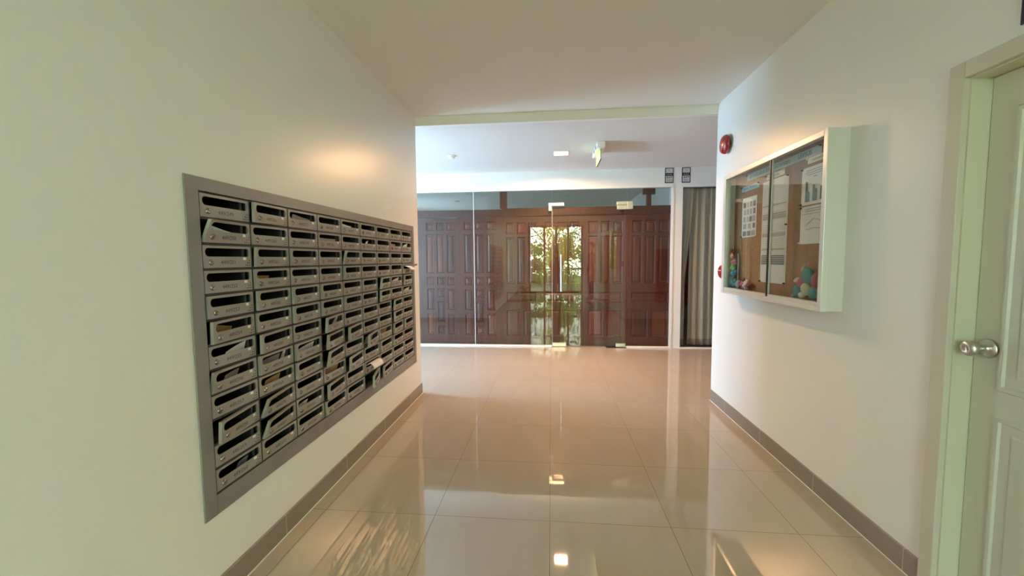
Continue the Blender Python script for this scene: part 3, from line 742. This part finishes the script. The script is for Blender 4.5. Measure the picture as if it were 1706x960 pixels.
def nb_sheet(name, ya, yb, za, zb, label, cat='paper sheet', m=M_paper, sk=0, curl=.004, pins=((0, 1), (1, 1)), group='sheets pinned to the cork board'):
    """ya = near edge (small y), yb = far edge; local frame: x out of the board, y along the wall"""
    o = thing(name, label, cat, (CX, ya, za), 0, group); w, h = yb-ya, zb-za; bm = bmesh.new(); n = 8; G = []
    for i in range(n+1):
        G.append([bm.verts.new((-.0012 - curl*math.sin(PI*i/n)*(.3+.7*j/4 if True else 0), w*i/n, h*j/4 + sk*i/n)) for j in range(5)])
    for a, b in zip(G, G[1:]):
        for j in range(4): bm.faces.new((a[j], b[j], b[j+1], a[j+1]))
    p = obj('paper', bm, m, o); s = p.modifiers.new('t', 'SOLIDIFY'); s.thickness = .0006; s.offset = 0
    for (fy, fz) in pins:
        bm = bmesh.new(); cyl(bm, (.0, 0, 0), (-.004, 0, 0), .0016, seg=8); lathe(bm, (-.004, 0, 0), (-1, 0, 0), [(.006, 0), (.0055, .003), (.003, .006), (.0045, .010), (0, .010)], 12)
        q = obj('push_pin', bm, M_black if random.Random(int(fy*7+fz*3+w*1000)).random() < .6 else M_white, o); q.location = (0, .006 + (w-.012)*fy, .006 + (h-.012)*fz + sk*fy)
    return o, w, h
def marks(o, rects, m, x=-.0058):
    bm = bmesh.new()
    for (y0, y1, z0, z1) in rects: bx(bm, x-.0003, x, y0, y1, z0, z1)
    return obj('print', bm, m, o)
def board_text(o, body, size, yc, zc, m, stretch=1, x=-.0062):
    bm = text_bm(body, size, .0002)
    for v in bm.verts: v.co = Vector((x - v.co.z, yc - v.co.x*stretch, zc + v.co.y))   # read from inside the corridor: +y is to the left
    return obj('lettering', bm, m, o)
o, w, h = nb_sheet('banner', 2.435, 3.295, 1.905, 1.953, 'long pale banner strip with dark lettering across the top of the cork board', 'banner', M_banner, group=None, curl=.001)
bm = None
board_text(o, 'ประชาสัมพันธ์ นิติบุคคลอาคารชุด', .040, .56, .024, M_ink3, 1.0, -.0036); board_text(o, 'LEVSUS', .040, .15, .024, M_ink3, 1.0, -.0036)
o, w, h = nb_sheet('caption_strip', 3.105, 3.375, 1.834, 1.872, 'pale blue caption strip above the photo sheet', 'caption strip', M_bannerb, group=None, curl=.001)
board_text(o, 'กิจกรรม  ประจำเดือน', .026, w/2, .019, M_blueink, 1, -.0036)
o, w, h = nb_sheet('caption_strip', 2.790, 3.015, 1.861, 1.893, 'pale caption strip above the long table sheet, crossed by the glass joint', 'caption strip', M_banner, group=None, curl=.001)
board_text(o, 'งบการเงิน', .026, w/2, .016, M_ink3, 1, -.0036)
o, w, h = nb_sheet('caption_strip', 2.330, 2.557, 1.868, 1.902, 'pale caption strip above the bar chart sheet', 'caption strip', M_banner, group=None, curl=.001)
board_text(o, 'รายงานค่าใช้จ่าย', .024, w/2, .016, M_ink3, 1, -.0036)
o, w, h = nb_sheet('photo_sheet', 3.133, 3.359, 1.487, 1.784, 'small sheet of photographs in rows, far half of the cork board', pins=((0, 0), (1, 0), (1, 1)), curl=.002)
r_ = random.Random(3); rr, r2 = [], []
for j in range(5):
    z_ = h - .045 - j*.054; n = 4 if j < 3 else 3
    for i in range(n):
        y_ = .014 + i*(w-.028)/n; ww = (w-.028)/n*.86; hh = .040 if j < 3 else .036
        (rr if r_.random() < .6 else r2).append((y_, y_+ww*r_.uniform(.6, 1), z_-hh+.01, z_+.01))
marks(o, rr, M_ink, -.0040); marks(o, r2, M_ink2, -.0040)
o, w, h = nb_sheet('table_sheet', 2.740, 3.055, 1.163, 1.852, 'tall white sheet of printed tables, behind the joint of the sliding glass', pins=((0, 0), (1, 0), (0, 1), (0, .55)), curl=.002)
li = [(.02, w-.02, h-.05-k*.012, h-.0485-k*.012) for k in range(44) if k not in (12, 13, 19, 20, 28)]
marks(o, li, M_ink2, -.0040)
marks(o, [(.015, w-.015, z_, z_+.010) for z_ in (h-.175, h-.235, h-.262, h-.365, h-.380)], M_ink2, -.0042)
marks(o, [(.015, w-.015, z_, z_+.012) for z_ in (h-.250, h-.370, h-.470)], M_beige, -.0044)
marks(o, [(.015, w-.015, .125+k*.013, .134+k*.013) for k in range(5)], M_ink, -.0046)
o, w, h = nb_sheet('chart_sheet', 2.300, 2.606, 1.634, 1.848, 'white sheet with a grey-green bar chart, upper sheet nearest the frame', pins=((1, 1), (1, 0)), curl=.004)
marks(o, [(.06, w-.05, h-.022, h-.019), (.05, w-.04, h-.034, h-.031), (.03, w-.06, h-.046, h-.043), (.09, .12, h-.062, h-.058), (.16, .19, h-.062, h-.058)], M_ink, -.0062)
bars = []
for k, (a, b) in enumerate(((.115, .055), (.090, .065), (.075, .070), (.06, .05))):
    yy = w - .045 - k*.066; bars += [(yy-.018, yy, .018, .018+a), (yy-.038, yy-.018, .018, .018+b)]
marks(o, bars, M_ink3, -.0062)
o, w, h = nb_sheet('line_chart_sheet', 2.300, 2.604, 1.411, 1.626, 'white sheet with a faint line graph, below the bar chart sheet', pins=((1, 1), (1, 0)), curl=.004)
marks(o, [(.05, w-.05, h-.018, h-.015), (.05, w-.05, h-.030, h-.027), (.02, w-.02, h-.045, h-.043)], M_ink, -.0062)
for zz, amp in ((.125, .018), (.085, .004)):
    bm = bmesh.new(); P_ = [(w-.06, zz-amp), (w-.13, zz+amp), (w-.2, zz-.002), (w-.26, zz-amp)]
    for a, b in zip(P_, P_[1:]): cyl(bm, (-.0060, a[0], a[1]), (-.0060, b[0], b[1]), .0012, seg=6)
    obj('print', bm, M_ink, o)
# paper flowers and yarn figures on the floor of the cabinet
zt = Z0 + .045
def col(c, r=.7): return mat('felt_%02x%02x%02x' % tuple(int(255*k) for k in c), c, r)
F = dict(brown=col((.22, .05, .03)), pink=col((.62, .22, .30)), green=col((.25, .55, .14)), blue=col((.05, .30, .45)), teal=col((.04, .20, .20)), white=col((.78, .74, .72)), dteal=col((.10, .30, .30)), rose=col((.42, .13, .17)), cream=col((.55, .53, .38)), skin=col((.75, .45, .32)))
t = thing('felt_garland', 'upright stack of small coloured felt flowers in the far corner of the notice board', 'felt decoration', (1.437, 3.39, Z0 + .044))
rg = random.Random(12)
def puff(name, c, r, m, par, n=5, jit=.5):
    bm = bmesh.new(); blob(bm, c, (r*.6, r*.6, r*.6), 2, .05, rg)
    for k in range(n):
        a = 2*PI*k/n + rg.uniform(-.2, .2); blob(bm, (c[0] + rg.uniform(-.2, .2)*r, c[1] + math.cos(a)*r*.6, c[2] + math.sin(a)*r*.6), (r*.35, r*.5, r*.42), 2, .05, rg, rot=Euler((a, 0, 0)))
    return obj(name, bm, m, par, smooth=True)
puff('bloom', (0, .03, .275), .033, F['brown'], t); puff('bloom', (-.012, .010, .252), .020, F['skin'], t, 4); puff('bloom', (0, .0, .205), .028, F['pink'], t)
puff('bloom', (0, .02, .160), .028, F['green'], t, 6); bm = bmesh.new(); blob(bm, (0, .06, .158), (.010, .035, .012), 1); obj('leaf', bm, F['green'], t, smooth=True)
puff('bloom', (0, .0, .115), .032, F['blue'], t); puff('bloom', (0, .03, .075), .034, F['teal'], t); puff('bloom', (0, 0, .045), .036, F['dteal'], t); puff('bloom', (0, .055, .035), .032, F['teal'], t)
bm = bmesh.new(); cyl(bm, (.008, .01, 0), (.008, .01, .27), .004, seg=8); obj('stem', bm, F['teal'], t)
t = thing('felt_posy', 'small pink and white felt posy beside the upright stack of felt flowers', 'felt decoration', (1.437, 3.235, Z0 + .044))
for (a, b, r0, k) in ((0, .035, .030, 'pink'), (.045, .040, .028, 'rose'), (-.045, .032, .030, 'white'), (-.02, .065, .020, 'brown'), (.085, .03, .028, 'dteal'), (-.085, .028, .024, 'rose'), (-.055, .06, .017, 'white')): puff('bloom', (rg.uniform(-.01, .005), a, b), r0, F[k], t)
t = thing('felt_flower_cluster', 'large teal, pink and cream felt flower cluster at the near end of the notice board', 'felt decoration', (1.437, 2.42, Z0 + .044))
def petal(name, c, r, m, rot=(0, 0, 0), jit=.0):
    bm = bmesh.new(); blob(bm, c, r, 3, jit, rg, rot=Euler(rot)); return obj(name, bm, m, t, smooth=True)
petal('flower_head', (-.005, .02, .135), (.022, .050, .046), F['dteal'], (.5, 0, 0)); petal('flower_head', (0, .075, .090), (.022, .042, .036), F['rose'], (-.3, 0, 0)); petal('flower_head', (0, -.045, .110), (.022, .030, .044), F['rose'])
petal('flower_head', (-.008, .028, .058), (.020, .040, .036), F['cream'], (.4, 0, 0)); petal('flower_head', (0, .125, .040), (.020, .028, .042), F['dteal'], (.3, 0, 0)); petal('flower_head', (0, -.03, .040), (.022, .04, .038), F['dteal'])
petal('leaf', (0, .128, .105), (.008, .036, .014), F['cream'], (-.25, 0, 0)); petal('leaf', (0, .070, .178), (.008, .030, .010), F['cream'], (-.8, 0, 0)); petal('leaf', (0, .155, .018), (.008, .05, .010), F['cream'], (-.75, 0, 0)); petal('leaf', (0, .08, .020), (.016, .022, .018), F['white'])

# ================================================================== BEHIND THE CAMERA (seen in the glass)
def skin_person(name, label, loc, rz, pose, cloth, trouser, hairm, scale=1.0, female=False):
    o = thing(name, label, 'person', loc, rz); s = scale
    # joints: x = side, y = forward
    J = {'pelvis': ((0, 0, .93), .135), 'waist': ((0, .01, 1.08), .118), 'chest': ((0, .01, 1.28), .140), 'neck0': ((0, 0, 1.44), .060), 'neck': ((0, .005, 1.515), .044), 'jaw': ((0, .035, 1.560), .062), 'head0': ((0, .022, 1.625), .086), 'head': ((0, .008, 1.690), .070)}
    E_ = [('pelvis', 'waist'), ('waist', 'chest'), ('chest', 'neck0'), ('neck0', 'neck'), ('neck', 'jaw'), ('jaw', 'head0'), ('head0', 'head')]
    for sd, sg in (('L', -1), ('R', 1)):
        J['hip'+sd] = ((.095*sg, 0, .88), .098); J['knee'+sd] = ((.105*sg, .015, .48), .060); J['ank'+sd] = ((.11*sg, -.015, .09), .042); J['toe'+sd] = ((.125*sg, .14, .035), .034)
        J['sh'+sd] = ((.175*sg, 0, 1.40), .062); J['el'+sd] = (pose['el'+sd], .042); J['wr'+sd] = (pose['wr'+sd], .028)
        E_ += [('pelvis', 'hip'+sd), ('hip'+sd, 'knee'+sd), ('knee'+sd, 'ank'+sd), ('ank'+sd, 'toe'+sd), ('chest', 'sh'+sd), ('sh'+sd, 'el'+sd), ('el'+sd, 'wr'+sd)]
        w0 = Vector(pose['wr'+sd]); dirv = Vector(pose['hd'+sd]).normalized(); side = Vector(pose['hs'+sd]).normalized()
        J['palm'+sd] = (tuple(w0 + dirv*.05), .026); E_.append(('wr'+sd, 'palm'+sd))
        for k, (off, ln) in enumerate(((-.027, .070), (-.009, .080), (.009, .076), (.027, .060))):
            a = w0 + dirv*.085 + side*off; J['f%d%s' % (k, sd)] = (tuple(a), .0100); b = a + dirv*ln*.5 + Vector((0, .0, -.008)); J['g%d%s' % (k, sd)] = (tuple(b), .0088); c_ = b + dirv*ln*.4 + Vector(pose.get('curl', (0, 0, -.02))); J['h%d%s' % (k, sd)] = (tuple(c_), .0075)
            E_ += [('palm'+sd, 'f%d%s' % (k, sd)), ('f%d%s' % (k, sd), 'g%d%s' % (k, sd)), ('g%d%s' % (k, sd), 'h%d%s' % (k, sd))]
        a = w0 + dirv*.035 - side*.040; b = a + dirv*.035 - side*.012; J['t0'+sd] = (tuple(a), .012); J['t1'+sd] = (tuple(b), .0095); E_ += [('palm'+sd, 't0'+sd), ('t0'+sd, 't1'+sd)]
    names = list(J); me = bpy.data.meshes.new(name + '_body'); me.from_pydata([Vector(J[n][0])*s for n in names], [(names.index(a), names.index(b)) for a, b in E_], [])
    b_ = bpy.data.objects.new('body', me); C.objects.link(b_); b_.parent = o
    sk = b_.modifiers.new('skin', 'SKIN'); sv = me.skin_vertices[0].data
    for i, n in enumerate(names):
        r0 = J[n][1]*s; sv[i].radius = (r0, r0)
        if n == 'pelvis': sv[i].use_root = True
        if n in ('pelvis', 'waist', 'chest'): sv[i].radius = (r0*1.08, r0*.78)
    sb = b_.modifiers.new('sub', 'SUBSURF'); sb.levels = 3; sb.render_levels = 3
    dg = bpy.context.evaluated_depsgraph_get(); dg.update(); m2 = bpy.data.meshes.new_from_object(b_.evaluated_get(dg)); b_.modifiers.clear(); b_.data = m2
    m2.materials.clear(); skinm = F['skin']
    for m_ in (skinm, cloth, trouser, M_black): m2.materials.append(m_)
    for p in m2.polygons:
        c_ = p.center / s; p.use_smooth = True; k = 0
        wrist = min((c_ - Vector(pose['wrL'])).length, (c_ - Vector(pose['wrR'])).length)
        hand = any((c_ - Vector(pose['wr'+q])).dot(Vector(pose['hd'+q]).normalized()) > -.015 and (c_ - Vector(pose['wr'+q])).length < .24 for q in 'LR') and (abs(c_.x) > .185 and c_.z > .66 if pose['hdL'][2] < 0 else c_.y > .17)
        if c_.z < .075: k = 3
        elif c_.z < .93 and not hand and abs(c_.x) < .185: k = 2
        elif c_.z < 1.455 and not hand: k = 1
        p.material_index = k
    # face and hair
    hz = 1.640*s; bm = bmesh.new(); blob(bm, (0, .108*s, hz-.018), (.012, .016, .022), 1); obj('nose', bm, skinm, o, smooth=True)
    bm = bmesh.new(); blob(bm, (-.032, .096*s, hz+.012), (.013, .008, .006), 1); blob(bm, (.032, .096*s, hz+.012), (.013, .008, .006), 1); obj('eyes', bm, M_black, o, smooth=True)
    bm = bmesh.new(); blob(bm, (0, .100*s, hz-.058), (.022, .008, .006), 1); obj('mouth', bm, F['rose'], o, smooth=True)
    bm = bmesh.new(); blob(bm, (-.083*s, .02, hz), (.010, .020, .030), 1); blob(bm, (.083*s, .02, hz), (.010, .020, .030), 1); obj('ears', bm, skinm, o, smooth=True)
    bm = bmesh.new(); blob(bm, (0, -.004, hz+.062*s), (.090*s, .100*s, .060*s), 2, .02, rg); blob(bm, (0, -.030, hz+.010*s), (.088*s, .074*s, .085*s), 2, .02, rg)
    if female: blob(bm, (0, -.060, hz-.08), (.080*s, .042, .15), 2, .02, rg)
    obj('hair', bm, hairm, o, smooth=True)
    return o
hair = mat('dark_hair', (.012, .010, .009), .5)
grey = mat('charcoal_shirt', (.05, .05, .06), .8); navy = mat('dark_trousers', (.02, .022, .035), .8)
p1 = skin_person('person', 'person in dark clothes holding up a phone, reflected in the glass door', (.17, -.30, 0), 0,
    dict(elL=(-.20, .12, 1.18), elR=(.20, .12, 1.18), wrL=(-.075, .255, 1.36), wrR=(.065, .255, 1.36), hdL=(.1, .0, 1), hdR=(-.1, .0, 1), hsL=(0, 1, 0), hsR=(0, 1, 0), curl=(.0, -.01, -.012)), grey, navy, hair, .905, True)
p1.location = (.17, -.62, 0)
t = thing('smartphone', 'dark phone held up in both hands, seen reflected in the glass door', 'phone', (.165, -.36, 1.30))
obj('phone_body', B(-.038, .038, -.004, .004, -.075, .075, bev=.003), M_black, t)
obj('phone_screen', B(-.035, .035, -.0046, -.004, -.070, .070), M_ink, t)
skin_person('person', 'tall person standing sideways in a dark shirt, reflected faintly in the glass door', (1.25, -.55, 0), R(82),
    dict(elL=(-.21, -.01, 1.14), elR=(.21, -.01, 1.14), wrL=(-.21, .08, .92), wrR=(.21, .08, .92), hdL=(0, .15, -1), hdR=(0, .15, -1), hsL=(0, 1, 0), hsR=(0, 1, 0), curl=(0, .015, 0)), mat('maroon_shirt', (.10, .04, .03), .8), navy, hair, 1.05)
# potted plant by the left wall
def potted_plant(loc, label, seed, h=.32):
    t = thing('potted_plant', label, 'potted plant', loc); r_ = random.Random(seed)
    bm = bmesh.new(); lathe(bm, (0, 0, 0), (0, 0, 1), [(0, 0), (.085, 0), (.125, .20), (.135, .20), (.135, .235), (.115, .235), (.110, .20), (0, .20)], 24); obj('pot', bm, M_terra, t)
    bm = bmesh.new()
    for k in range(26):
        a = r_.uniform(0, 2*PI); l_ = h*r_.uniform(.6, 1.1); le = r_.uniform(.3, 1.0); wd = .022; prev = None
        for i in range(6):
            f = i/5; rr_ = l_*f*le; z = .20 + l_*(f - .45*f*f*le); ww = wd*math.sin(PI*min(1, f*.9+.08)); c = Vector((math.cos(a)*rr_, math.sin(a)*rr_, z)); sd = Vector((-math.sin(a), math.cos(a), 0))*ww
            q = (bm.verts.new(c-sd), bm.verts.new(c+sd))
            if prev: bm.faces.new((prev[0], prev[1], q[1], q[0]))
            prev = q
    obj('leaves', bm, leaf_mat('houseplant_leaf', (.08, .20, .05)), t)
potted_plant((-.92, -1.7, 0), 'leafy plant in a terracotta pot by the mailbox wall, reflected in the glass', 2)
# garden
tag(struct(obj('ground', B(-14, 14, -22, YB - .1, -.4, -.12), M_ground)))
def tree(loc, h, cr, col_, label, seed, n=1500, name='garden_tree', leaf=.11, base=.9):
    t = thing(name, label, 'tree', loc); r_ = random.Random(seed); bm = bmesh.new()
    cyl(bm, (0, 0, 0), (.1, .05, h*.55), .09, .05, 10)
    for k in range(6):
        a = r_.uniform(0, 6.28); cyl(bm, (.06, .03, h*(.25+.05*k)), (math.cos(a)*cr*.6, math.sin(a)*cr*.6, h*(.5+.08*k)), .035, .012, 6)
    obj('trunk', bm, M_bark, t); bm = bmesh.new()
    cl = [(r_.gauss(0, cr*.45), r_.gauss(0, cr*.3), r_.uniform(base, h)) for _ in range(26)]
    for k in range(n):
        c = cl[r_.randrange(len(cl))]; p = Vector(c) + Vector((r_.gauss(0, .22), r_.gauss(0, .22), r_.gauss(0, .20)))
        if p.z < .05: continue
        e = Euler((r_.uniform(-1.2, 1.2), r_.uniform(-1.2, 1.2), r_.uniform(0, 6.28))).to_matrix(); L_ = leaf*r_.uniform(.6, 1.3)
        v = [bm.verts.new(p + e @ Vector(q)) for q in ((0, -L_/2, 0), (L_*.3, 0, .01), (0, L_/2, 0), (-L_*.3, 0, .01))]; bm.faces.new(v)
    obj('crown', bm, leaf_mat('leaf_' + str(seed), col_), t)
tree((-1.5, -5.6, -.12), 3.4, .8, (.10, .22, .07), 'dark green garden tree outside, on the potted plant side', 1)
tree((.05, -7.6, -.12), 3.8, .62, (.48, .52, .04), 'bright yellow-green garden tree outside, in the middle', 2, 1300)
tree((1.6, -5.8, -.12), 3.4, .8, (.14, .26, .12), 'grey-green garden tree outside, on the cream door side', 3)
tree((0, -10.6, -.12), 5.4, 3.0, (.16, .30, .06), 'large green tree at the back of the garden', 4, 4000, leaf=.25, base=.2)
tree((.8, -4.9, -.12), 1.1, .45, (.20, .40, .10), 'low green bush just outside the garden doors', 5, 500, 'garden_bush', base=.2)
